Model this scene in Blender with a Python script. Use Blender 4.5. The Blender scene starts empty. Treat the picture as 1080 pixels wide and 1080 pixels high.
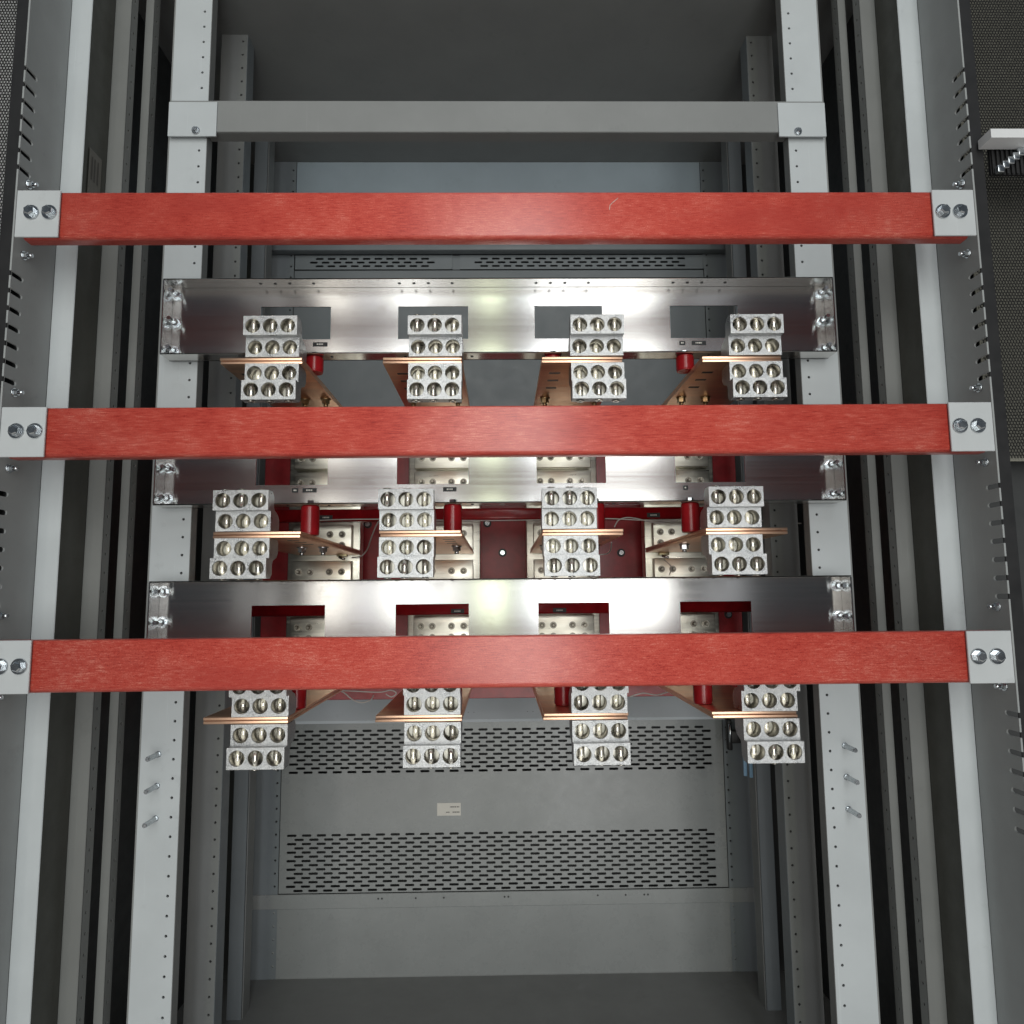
import bpy, bmesh, math, random
from mathutils import Vector, Matrix
random.seed(7)
sc = bpy.context.scene
C = sc.collection
PI = math.pi

# ------------------------------------------------------------------ materials
def new_mat(name):
    m = bpy.data.materials.new(name); m.use_nodes = True
    nt = m.node_tree
    return m, nt, nt.nodes['Principled BSDF']

def N(nt, t, **kw):
    n = nt.nodes.new(t)
    for k, v in kw.items():
        if k in n.inputs: n.inputs[k].default_value = v
        else: setattr(n, k, v)
    return n

def coords(nt, scale, rnd=False):
    tc = N(nt, 'ShaderNodeTexCoord'); mp = N(nt, 'ShaderNodeMapping')
    mp.inputs['Scale'].default_value = scale
    nt.links.new(tc.outputs['Object'], mp.inputs['Vector'])
    if rnd:
        oi = N(nt, 'ShaderNodeObjectInfo'); mu = N(nt, 'ShaderNodeMath', operation='MULTIPLY')
        mu.inputs[1].default_value = 37.0
        nt.links.new(oi.outputs['Random'], mu.inputs[0])
        cb = N(nt, 'ShaderNodeCombineXYZ')
        for k in 'XYZ': nt.links.new(mu.outputs[0], cb.inputs[k])
        nt.links.new(cb.outputs[0], mp.inputs['Location'])
    return mp.outputs['Vector']

def noise(nt, vec, scale=1.0, detail=3.0, rough=0.55):
    n = N(nt, 'ShaderNodeTexNoise'); n.inputs['Scale'].default_value = scale
    n.inputs['Detail'].default_value = detail; n.inputs['Roughness'].default_value = rough
    nt.links.new(vec, n.inputs['Vector']); return n.outputs['Fac']

def ramp(nt, fac, stops):
    r = N(nt, 'ShaderNodeValToRGB'); e = r.color_ramp.elements
    while len(e) < len(stops): e.new(0.5)
    for el, (p, c) in zip(e, stops):
        el.position = p; el.color = (c + (1,)) if len(c) == 3 else c
    nt.links.new(fac, r.inputs['Fac']); return r.outputs['Color']

def rng(nt, fac, a, b, lo, hi):
    r = N(nt, 'ShaderNodeMapRange')
    for i, v in enumerate((a, b, lo, hi)): r.inputs[i + 1].default_value = v
    nt.links.new(fac, r.inputs[0]); return r.outputs[0]

def bump(nt, b, fac, strength, dist=0.001):
    n = N(nt, 'ShaderNodeBump'); n.inputs['Strength'].default_value = strength
    n.inputs['Distance'].default_value = dist
    nt.links.new(fac, n.inputs['Height']); nt.links.new(n.outputs[0], b.inputs['Normal'])

def painted(name, col, rough=0.42, var=0.06, wear=.35):
    m, nt, b = new_mat(name)
    v = coords(nt, (1, 1, 1), True)
    n = noise(nt, v, 9, 4)
    lo = tuple(c * (1 - var) for c in col); hi = tuple(c * (1 + var) for c in col)
    base = ramp(nt, n, [(0.3, lo), (0.7, hi)])
    # fine vertical rub marks and a few smudges, fixed to the sheet
    vs = coords(nt, (260, 260, 4), True); sc_ = rng(nt, noise(nt, vs, 1, 4, .75), .64, .74, 0, wear)
    mx = N(nt, 'ShaderNodeMix', data_type='RGBA'); mx.inputs[7].default_value = tuple(min(1, c * 1.35 + .02) for c in col) + (1,)
    nt.links.new(sc_, mx.inputs[0]); nt.links.new(base, mx.inputs[6])
    sm = rng(nt, noise(nt, v, 23, 6, .75), .60, .72, 0, wear * .8)
    m2 = N(nt, 'ShaderNodeMix', data_type='RGBA'); m2.inputs[7].default_value = tuple(c * .62 for c in col) + (1,)
    nt.links.new(sm, m2.inputs[0]); nt.links.new(mx.outputs[2], m2.inputs[6])
    nt.links.new(m2.outputs[2], b.inputs['Base Color'])
    n3 = noise(nt, v, 31, 5, .7)
    nt.links.new(rng(nt, n3, .3, .75, rough * .85, rough * 1.25), b.inputs['Roughness'])
    bump(nt, b, noise(nt, v, 900, 2), 0.12, 0.0004)
    return m

def metal(name, col, rough, aniso=0.0, speck=0.0, streak=None, var=0.1, tan='Z', rv=.28):
    m, nt, b = new_mat(name)
    b.inputs['Metallic'].default_value = 1.0
    v = coords(nt, streak or (1, 1, 1), True)
    n = noise(nt, v, 1 if streak else 60, 4, .6)
    lo = tuple(c * (1 - var) for c in col); hi = tuple(min(1, c * (1 + var)) for c in col)
    nt.links.new(ramp(nt, n, [(0.3, lo), (0.7, hi)]), b.inputs['Base Color'])
    nt.links.new(rng(nt, n, .25, .75, rough * (1 - rv), rough * (1 + rv)), b.inputs['Roughness'])
    if aniso:
        b.inputs['Anisotropic'].default_value = aniso
        cx = N(nt, 'ShaderNodeCombineXYZ'); cx.inputs[tan].default_value = 1.0
        nt.links.new(cx.outputs[0], b.inputs['Tangent'])
    if speck:
        v2 = coords(nt, (1, 1, 1), True)
        bump(nt, b, noise(nt, v2, 420, 3, .7), speck, 0.001)
    return m

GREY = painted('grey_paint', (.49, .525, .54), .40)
RAILG = painted('rail_grey_paint', (.17, .176, .17), .40)
WALLG = painted('upright_wall_shaded_grey', (.31, .325, .325), .42)  # upright side wall: the falloff of grazing light is put into this grey
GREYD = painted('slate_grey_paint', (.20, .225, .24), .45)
PANELG = painted('panel_grey_paint', (.29, .305, .305), .28)
DARK = painted('dark_sheet_and_gap_shade', (.035, .037, .038), .5)  # puts cavity shade into the side sheets; also colours other dark sheets
OLIVE = painted('dark_olive_return', (.055, .057, .048), .5)
BLACK = painted('black_plastic_and_gap_shade', (.012, .012, .013), .45)  # black plastic, and the dark of gaps and holes
STEEL = metal('brushed_stainless', (.53, .528, .52), .19, .93, 0, (3, 3, 260), .02, 'Z', .12)
def smudge(m):
    nt = m.node_tree; b = nt.nodes['Principled BSDF']; v = coords(nt, (1, 1, 1), True)
    l = b.inputs['Base Color'].links[0].from_socket
    f = rng(nt, noise(nt, v, 26, 6, .72), .56, .70, 0, .45)
    mx = N(nt, 'ShaderNodeMix', data_type='RGBA'); mx.inputs[7].default_value = (.42, .41, .39, 1)
    nt.links.new(f, mx.inputs[0]); nt.links.new(l, mx.inputs[6]); nt.links.new(mx.outputs[2], b.inputs['Base Color'])
smudge(STEEL)
STEELF = metal('brushed_stainless_flange', (.70, .69, .67), .20, .7, 0, (3, 300, 3), .05, 'Y')
def lug_alu():
    m, nt, b = new_mat('milled_aluminium'); b.inputs['Metallic'].default_value = 1.0
    v = coords(nt, (1, 1, 1), True)
    n1 = noise(nt, v, 620, 3, .7); n2 = noise(nt, v, 45, 3, .6)
    a = N(nt, 'ShaderNodeMath', operation='MULTIPLY_ADD'); a.inputs[1].default_value = .45
    nt.links.new(n2, a.inputs[0]); 
    m2 = N(nt, 'ShaderNodeMath', operation='MULTIPLY'); m2.inputs[1].default_value = .55
    nt.links.new(n1, m2.inputs[0]); nt.links.new(m2.outputs[0], a.inputs[2])
    nt.links.new(ramp(nt, a.outputs[0], [(.36, (.25, .26, .27)), (.50, (.46, .468, .475)), (.62, (.57, .575, .575))]), b.inputs['Base Color'])
    nt.links.new(rng(nt, n2, .3, .7, .26, .46), b.inputs['Roughness'])
    bump(nt, b, n1, .5, .0012)
    return m
ALU = lug_alu()
ALUB = metal('bore_shade_aluminium', (.36, .35, .32), .30, 0, 0, (60, 60, 60), .06)  # bore walls and ends, darkened in colour for the shadow inside
SCREW = metal('set_screw_steel', (.78, .75, .67), .24, 0, 0, None, .05)
TIN = metal('tin_plated_bar', (.92, .89, .78), .34, 0, .1, (20, 20, 200), .10)
COPPER = metal('copper', (.92, .59, .41), .36, 0, .1, (6, 60, 60), .12)
ZINC = metal('zinc_steel', (.70, .74, .77), .20, 0, .12, None, .12)
DKBOLT = metal('dark_bolt', (.13, .115, .095), .35, 0, .1, None, .2)
AGED = metal('aged_bolt', (.36, .34, .29), .35, 0, .1, None, .2)
GOLD = metal('passivated_bolt', (.62, .48, .28), .35, 0, .1, None, .15)
WHITE = painted('white_label', (.72, .70, .64), .5, .03)
INK = painted('dark_ink', (.05, .045, .04), .5)
WIRE = painted('pale_wire', (.62, .58, .55), .5)
BLUE = painted('blue_plastic', (.25, .42, .60), .4)
BRASSY = metal('clip_metal', (.60, .54, .34), .35, 0, .1, None, .12)

def red_bar_mat():
    m, nt, b = new_mat('red_glass_fibre')
    v = coords(nt, (1, 1, 1), True)
    va = coords(nt, (70, 520, 760), True)      # long fibres
    vb = coords(nt, (420, 800, 800), True)     # crossing fibres and grain
    na = noise(nt, va, 1, 3, .6); nb = noise(nt, vb, 1.6, 3, .65); nc = noise(nt, v, 14, 4, .6)
    mx = N(nt, 'ShaderNodeMath', operation='ADD'); nt.links.new(na, mx.inputs[0]); nt.links.new(nb, mx.inputs[1])
    mul = N(nt, 'ShaderNodeMath', operation='MULTIPLY_ADD'); mul.inputs[1].default_value = .5
    ncs = N(nt, 'ShaderNodeMath', operation='MULTIPLY_ADD'); ncs.inputs[1].default_value = .35; ncs.inputs[2].default_value = -.17
    nt.links.new(nc, ncs.inputs[0]); nt.links.new(mx.outputs[0], mul.inputs[0]); nt.links.new(ncs.outputs[0], mul.inputs[2])
    col = ramp(nt, mul.outputs[0], [(.31, (.31, .022, .018)), (.44, (.54, .060, .042)), (.56, (.64, .100, .070)), (.68, (.77, .26, .20))])
    # long pale streaks along the pultrusion
    vs = coords(nt, (3.5, 600, 420), True); ns = noise(nt, vs, 1, 5, .7)
    st = rng(nt, ns, .66, .76, 0, .34)
    mixc = N(nt, 'ShaderNodeMix', data_type='RGBA'); mixc.inputs[7].default_value = (.62, .22, .17, 1)
    nt.links.new(st, mixc.inputs[0]); nt.links.new(col, mixc.inputs[6])
    vm = coords(nt, (6, 30, 22), True); fm = rng(nt, noise(nt, vm, 1, 4, .6), .52, .68, 0, .5)
    mm = N(nt, 'ShaderNodeMix', data_type='RGBA'); mm.inputs[7].default_value = (.48, .055, .042, 1)
    nt.links.new(fm, mm.inputs[0]); nt.links.new(mixc.outputs[2], mm.inputs[6])
    vd = coords(nt, (60, 200, 90), True); fd = rng(nt, noise(nt, vd, 1, 6, .75), .68, .76, 0, .35)
    md = N(nt, 'ShaderNodeMix', data_type='RGBA'); md.inputs[7].default_value = (.66, .40, .34, 1)
    nt.links.new(fd, md.inputs[0]); nt.links.new(mm.outputs[2], md.inputs[6])
    nt.links.new(md.outputs[2], b.inputs['Base Color'])
    nt.links.new(rng(nt, nb, .3, .7, .26, .40), b.inputs['Roughness'])
    b.inputs['Specular IOR Level'].default_value = .85
    bump(nt, b, mx.outputs[0], .22, .0006)
    return m
RED = red_bar_mat()
def red_gloss(name, col, rough):
    m, nt, b = new_mat(name)
    v = coords(nt, (1, 1, 1), True)
    n = noise(nt, v, 40, 4, .6)
    nt.links.new(ramp(nt, n, [(.3, tuple(c * .75 for c in col)), (.7, tuple(min(1, c * 1.2) for c in col))]), b.inputs['Base Color'])
    b.inputs['Roughness'].default_value = rough
    bump(nt, b, noise(nt, v, 500, 2), .1, .0005)
    return m
REDB = red_gloss('red_insulating_board', (.33, .014, .020), .30)
REDS = red_gloss('red_moulded_insulator', (.30, .009, .013), .22)

# ------------------------------------------------------------------ mesh builder
class MB:
    def __init__(self): self.v = []; self.f = []; self.mi = []; self.sm = []
    def add(self, vs, fs, mi=0, smooth=False):
        o = len(self.v); self.v += [tuple(p) for p in vs]
        for f in fs:
            self.f.append([o + i for i in f]); self.mi.append(mi); self.sm.append(smooth)
        return self
    def box(self, x0, x1, y0, y1, z0, z1, mi=0, bev=0.0, seg=2):
        if bev <= 0:
            vs = [(x, y, z) for x in (x0, x1) for y in (y0, y1) for z in (z0, z1)]
            fs = [(0, 1, 3, 2), (4, 6, 7, 5), (0, 4, 5, 1), (2, 3, 7, 6), (0, 2, 6, 4), (1, 5, 7, 3)]
            return self.add(vs, fs, mi)
        bm = bmesh.new(); bmesh.ops.create_cube(bm, size=1)
        for q in bm.verts:
            q.co = Vector(((x0 + x1) / 2 + q.co.x * (x1 - x0), (y0 + y1) / 2 + q.co.y * (y1 - y0), (z0 + z1) / 2 + q.co.z * (z1 - z0)))
        bmesh.ops.bevel(bm, geom=list(bm.edges), offset=bev, segments=seg, affect='EDGES', profile=.5)
        bm.verts.index_update()
        self.add([q.co[:] for q in bm.verts], [[q.index for q in f.verts] for f in bm.faces], mi, seg > 1)
        bm.free(); return self
    def prism(self, pts, axis, a, b, mi=0, smooth=False):
        # pts: 2D outline; axis 'x': (y,z), 'y': (x,z), 'z': (x,y)
        def P(p, t):
            return {'x': (t, p[0], p[1]), 'y': (p[0], t, p[1]), 'z': (p[0], p[1], t)}[axis]
        n = len(pts)
        self.add([P(p, a) for p in pts] + [P(p, b) for p in pts], [list(range(n))[::-1], [n + i for i in range(n)]], mi)
        o = len(self.v) - 2 * n
        for i in range(n):
            j = (i + 1) % n
            self.f.append([o + i, o + j, o + n + j, o + n + i]); self.mi.append(mi); self.sm.append(smooth)
        return self
    def cyl(self, p0, p1, r0, r1=None, n=20, mi=0, caps=True, smooth=True):
        r1 = r0 if r1 is None else r1
        p0 = Vector(p0); p1 = Vector(p1); d = (p1 - p0).normalized()
        u = d.orthogonal().normalized(); w = d.cross(u)
        vs = []
        for p, r in ((p0, r0), (p1, r1)):
            for i in range(n):
                a = 2 * PI * i / n
                vs.append(p + u * (math.cos(a) * r) + w * (math.sin(a) * r))
        o = len(self.v); self.v += [tuple(q) for q in vs]
        for i in range(n):
            j = (i + 1) % n
            self.f.append([o + i, o + j, o + n + j, o + n + i]); self.mi.append(mi); self.sm.append(smooth)
        if caps:
            self.f.append([o + i for i in range(n)][::-1]); self.mi.append(mi); self.sm.append(False)
            self.f.append([o + n + i for i in range(n)]); self.mi.append(mi); self.sm.append(False)
        return self
    def tube(self, pts, r, n=8, mi=0):
        P = [Vector(p) for p in pts]
        fine = []
        for i in range(len(P) - 1):       # Catmull-Rom
            a = P[max(0, i - 1)]; b = P[i]; c = P[i + 1]; d = P[min(len(P) - 1, i + 2)]
            for k in range(6):
                t = k / 6
                fine.append(.5 * ((2 * b) + (c - a) * t + (2 * a - 5 * b + 4 * c - d) * t * t + (3 * b - a - 3 * c + d) * t ** 3))
        fine.append(P[-1])
        o = len(self.v); m = len(fine); u = None
        for i, p in enumerate(fine):
            d = (fine[min(m - 1, i + 1)] - fine[max(0, i - 1)]).normalized()
            u = d.orthogonal().normalized() if u is None else (u - d * u.dot(d)).normalized()
            w = d.cross(u)
            for k in range(n):
                a = 2 * PI * k / n
                self.v.append(tuple(p + u * math.cos(a) * r + w * math.sin(a) * r))
        for i in range(m - 1):
            for k in range(n):
                l = (k + 1) % n
                self.f.append([o + i * n + k, o + i * n + l, o + (i + 1) * n + l, o + (i + 1) * n + k]); self.mi.append(mi); self.sm.append(True)
        for s in (0, m - 1):
            self.f.append([o + s * n + k for k in range(n)]); self.mi.append(mi); self.sm.append(False)
        return self
    def cell(self, x0, x1, z0, z1, cx, cz, hw, hh, y, th, n=16, mi=0, cap=False, mic=None, wall=True):
        """a rectangular bit of sheet in the plane y with one rounded hole of half sizes hw, hh; the hole's wall runs back by th"""
        r = min(hw, hh); outer = []; inner = []
        for i in range(n):
            a = 2 * PI * (i + .5) / n
            ca, sa = math.cos(a), math.sin(a)
            inner.append((cx + (hw - r) * (1 if ca > 0 else -1) + r * ca, cz + (hh - r) * (1 if sa > 0 else -1) + r * sa))
        corners = [(x1, z1), (x0, z1), (x0, z0), (x1, z0)]
        for i in range(n):                 # outer points spread along the rectangle, corners exact
            q = (i + .5) / n * 4; k = int((q + .5)) % 4
            side = q
            a = 2 * PI * (i + .5) / n; ca, sa = math.cos(a), math.sin(a)
            s = 1 / max(abs(ca), abs(sa))
            outer.append(((x0 + x1) / 2 + ca * s * (x1 - x0) / 2, (z0 + z1) / 2 + sa * s * (z1 - z0) / 2))
        for (kx, kz) in corners:           # snap the nearest to each corner
            j = min(range(n), key=lambda i: (outer[i][0] - kx) ** 2 / (x1 - x0) ** 2 + (outer[i][1] - kz) ** 2 / (z1 - z0) ** 2)
            outer[j] = (kx, kz)
        o = len(self.v)
        self.v += [(p[0], y, p[1]) for p in outer] + [(p[0], y, p[1]) for p in inner] + [(p[0], y + th, p[1]) for p in inner]
        for i in range(n):
            j = (i + 1) % n
            self.f.append([o + i, o + j, o + n + j, o + n + i]); self.mi.append(mi); self.sm.append(False)
            if wall:
                self.f.append([o + n + i, o + n + j, o + 2 * n + j, o + 2 * n + i]); self.mi.append(mi if mic is None else mic); self.sm.append(n > 12)
        if cap:
            self.f.append([o + 2 * n + i for i in range(n)]); self.mi.append(mi if mic is None else mic); self.sm.append(False)
        return self
    def build(self, name, mats, parent=None, loc=None):
        me = bpy.data.meshes.new(name)
        me.from_pydata(self.v, [], self.f)
        for m in (mats if isinstance(mats, (list, tuple)) else [mats]): me.materials.append(m)
        me.polygons.foreach_set('material_index', self.mi)
        me.polygons.foreach_set('use_smooth', self.sm)
        bm = bmesh.new(); bm.from_mesh(me); bmesh.ops.recalc_face_normals(bm, faces=bm.faces); bm.to_mesh(me); bm.free()
        me.update()
        return link(name, me, parent, loc)

def link(name, me, parent=None, loc=None):
    o = bpy.data.objects.new(name, me); C.objects.link(o)
    if parent: o.parent = parent
    if loc: o.location = loc
    return o
def tag(o, label, cat, group=None):
    o['label'] = label; o['category'] = cat
    if group: o['group'] = group
    return o
def thing(name, loc, label, cat, group=None):
    o = bpy.data.objects.new(name, None); C.objects.link(o); o.location = loc; o.empty_display_size = .02
    return tag(o, label, cat, group)
def copy_tree(o, parent=None):
    c = o.copy(); C.objects.link(c)
    if parent: c.parent = parent
    for ch in list(o.children): copy_tree(ch, c)
    return c

# ------------------------------------------------------------------ camera
f_px, pitch, yaw, roll, cx0 = 769.44, .11382, -.01549, -.009137, -.00211
def cam_axes():
    cp, sp = math.cos(pitch), math.sin(pitch)
    F = Vector((0, cp, sp)); U = Vector((0, -sp, cp)); R = Vector((1, 0, 0))
    M = Matrix.Rotation(yaw, 3, 'Z'); F, U, R = M @ F, M @ U, M @ R
    c, s = math.cos(roll), math.sin(roll)
    return c * R + s * U, -s * R + c * U, F
R_, U_, F_ = cam_axes()
cam = bpy.data.cameras.new('camera'); co = bpy.data.objects.new('camera', cam); C.objects.link(co)
co.matrix_world = Matrix(((R_.x, U_.x, -F_.x, cx0), (R_.y, U_.y, -F_.y, 0), (R_.z, U_.z, -F_.z, 0), (0, 0, 0, 1)))
cam.sensor_width = 36; cam.lens = 36 * f_px / 1080; cam.clip_start = .01; cam.clip_end = 60
sc.camera = co

ZB, ZT = -1.02, 1.30       # the uprights run past both edges of the picture
ZBAR = (.4790, .2011, -.0777); HB = .0306
PITCH = .0267

# ------------------------------------------------------------------ hex bolt meshes (axis along -y, seat at origin)
def hexbolt(r, h, shank=0, wr=0, wt=.0018, mi=0):
    b = MB(); y = 0
    if wr: b.cyl((0, 0, 0), (0, -wt, 0), wr, wr, 24, mi); y = -wt
    b.cyl((0, y, 0), (0, y - h * .8, 0), r, r, 6, mi, smooth=False); b.cyl((0, y - h * .8, 0), (0, y - h, 0), r * .92, r * .72, 6, mi, smooth=False)
    if shank: b.cyl((0, y - h, 0), (0, y - h - shank, 0), r * .5, r * .47, 12, mi)
    return b
me_plate_bolt = None

# ------------------------------------------------------------------ front uprights
SLOTP = .0228
def upright(sx, label):
    t = thing('front_upright', (sx * .6147, .93, 0), label, 'upright', 'slotted front uprights')
    X = sx * .6147; inv_ = Matrix.Translation(-Vector(t.location))
    yf, yb = .885, .97
    # side wall with slots open to the front edge
    pts = [(yb, ZT), (yf, ZT)]
    mids = [1.175, 1.0155, .8965, .340, .0617, -.2165, -.4955, -.7735]
    zs = []
    for m in mids:
        for k in range(-3, 4): zs.append(m + k * SLOTP)
    for z in (.6185 - 3 * SLOTP, .6185 - 2 * SLOTP, .6185 - SLOTP, .6185, .6185 + SLOTP, .6185 + 2 * SLOTP, .6185 + 3 * SLOTP): zs.append(z)
    zs = sorted({round(z, 4) for z in zs}, reverse=True)
    last = 9; zz = []
    for z in zs:
        if last - z > .015: zz.append(z); last = z
    for z in zz:
        h = .0033; d = .0205
        pts += [(yf, z + h), (yf + d, z + h)]
        for k in range(1, 6):
            a = PI / 2 - PI * k / 6
            pts.append((yf + d + h * math.cos(a), z + h * math.sin(a)))
        pts += [(yf + d, z - h), (yf, z - h)]
    pts += [(yf, ZB), (yb, ZB)]
    b = MB(); b.prism(pts, 'x', X, X + sx * .0022)
    b.build('side_wall', WALLG, t, None).matrix_parent_inverse = Matrix.Translation(-Vector(t.location))
    b = MB(); x1 = sx * .5850
    b.box(min(X, x1), max(X, x1), yb, yb + .0022, ZB, ZT, bev=.0008, seg=1)
    # return into the cabinet
    b.build('front_flange', GREY, t).matrix_parent_inverse = Matrix.Translation(-Vector(t.location))
    b = MB(); b.box(min(x1, x1 + sx * .002), max(x1, x1 + sx * .002), yb + .0024, 1.028, ZB, ZT)  # separate sheet, coloured a darker olive than the flange
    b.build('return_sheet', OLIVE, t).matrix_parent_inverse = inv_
    b = MB(); b.box(min(X + sx * .003, sx * .634), max(X + sx * .003, sx * .634), .888, .890, ZB, ZT)  # black strip added to colour in the dark gap behind the slots
    b.build('gap_shade_strip', BLACK, t).matrix_parent_inverse = inv_
    me = None
    for z in ZBAR:
        for dz in (.0585, -.0385):
            hb = MB()
            hb.cyl((0, 0, 0), (-sx * .0015, 0, 0), .0058, n=16); hb.cyl((-sx * .0015, 0, 0), (-sx * .006, 0, 0), .0042, n=6, smooth=False)
            hb.cyl((-sx * .006, 0, 0), (-sx * .012, 0, 0), .0024, n=10)
            o = hb.build('bolt', ZINC, t) if me is None else link('bolt', me, t)
            me = o.data
            o.location = Vector((X - sx * .0002, .905, z + dz)) - t.location
    return t
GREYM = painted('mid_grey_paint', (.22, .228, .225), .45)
upright(-1, 'slotted grey front upright beside the pale perforated mesh, without the ribbed unit')
upright(1, 'slotted grey front upright beside the dark perforated mesh and white ribbed unit')

# ------------------------------------------------------------------ perforated rails behind the uprights
def z_cells(bm, x0, x1, hx, y, th, z0, z1, pitch, off, hw, hh, n=10, mi=0):
    w = .006
    k0 = math.ceil((z0 - off) / pitch); k1 = math.floor((z1 - off) / pitch)
    xa, xb = hx - w, hx + w
    for a, b in ((x0, xa), (xb, x1)):
        if b - a > 1e-5: bm.add([(a, y, z0), (b, y, z0), (b, y, z1), (a, y, z1)], [(0, 1, 2, 3)], mi)
    zc = z0
    for k in range(k0, k1 + 1):
        z = off + k * pitch
        if z - w < zc or z + w > z1: continue
        bm.add([(xa, y, zc), (xb, y, zc), (xb, y, z - w), (xa, y, z - w)], [(0, 1, 2, 3)], mi)
        bm.cell(xa, xb, z - w, z + w, hx, z, hw, hh, y, th, n, mi); zc = z + w
    bm.add([(xa, y, zc), (xb, y, zc), (xb, y, z1), (xa, y, z1)], [(0, 1, 2, 3)], mi)

def side_cells(bm, X, y0, y1, hy, z0, z1, pitch, off, r, th, sx):
    # same, but the sheet lies in a plane of constant X
    tmp = MB(); z_cells(tmp, y0, y1, hy, 0, th, z0, z1, pitch, off, r, r)
    vs = [(X + sx * v[1], v[0], v[2]) for v in tmp.v]
    o = len(bm.v); bm.v += vs; bm.f += [[o + i for i in f] for f in tmp.f]; bm.mi += tmp.mi; bm.sm += tmp.sm

def rail(sx, xo, xi, y0, y1, label, holes=True, mat=None):
    t = thing('perforated_rail', (sx * (xo + xi) / 2, y0, 0), label, 'rail', 'perforated rails beside the posts')
    inv = Matrix.Translation(-Vector(t.location))
    b = MB(); a, c = sorted((sx * xo, sx * xi))
    b.box(a, c, y0, y0 + .002, ZB, ZT, bev=.0007, seg=1)
    b.build('front_face', mat or RAILG, t).matrix_parent_inverse = inv
    b = MB(); side_cells(b, sx * xi, y0 + .002, y1, (y0 + y1) / 2 + .001, ZB, ZT, PITCH, .01, .0022, .0015, sx)
    b.add([(sx * (xi + .0015), y, z) for y, z in ((y0 + .002, ZB), (y1, ZB), (y1, ZT), (y0 + .002, ZT))], [(0, 1, 2, 3)], 1)
    b.build('return_flange', [mat or RAILG, BLACK], t).matrix_parent_inverse = inv
for sx, s in ((-1, 'left'), (1, 'right')):
    w = 'pale mesh' if sx < 0 else 'dark mesh'
    rail(sx, .5862, .5618, 1.030, 1.050, f'grey perforated rail next to the front upright by the {w}')
    rail(sx, .5605, .5478, 1.070, 1.090, f'narrow perforated rail between wide rail and studded post, {w} side')

# side sheets that close the cabinet, coloured near-black for the shade inside
for sx in (-1, 1):
    b = MB(); X = sx * .640
    b.box(min(X, X + sx * .003), max(X, X + sx * .003), .99, 1.72, ZB, ZT)
    tag(b.build('side_panel', DARK), 'side sheet coloured dark for cavity shade, closing the cabinet behind the ' + ('pale mesh upright' if sx < 0 else 'dark mesh upright'), 'panel', 'cabinet side sheets')

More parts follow.
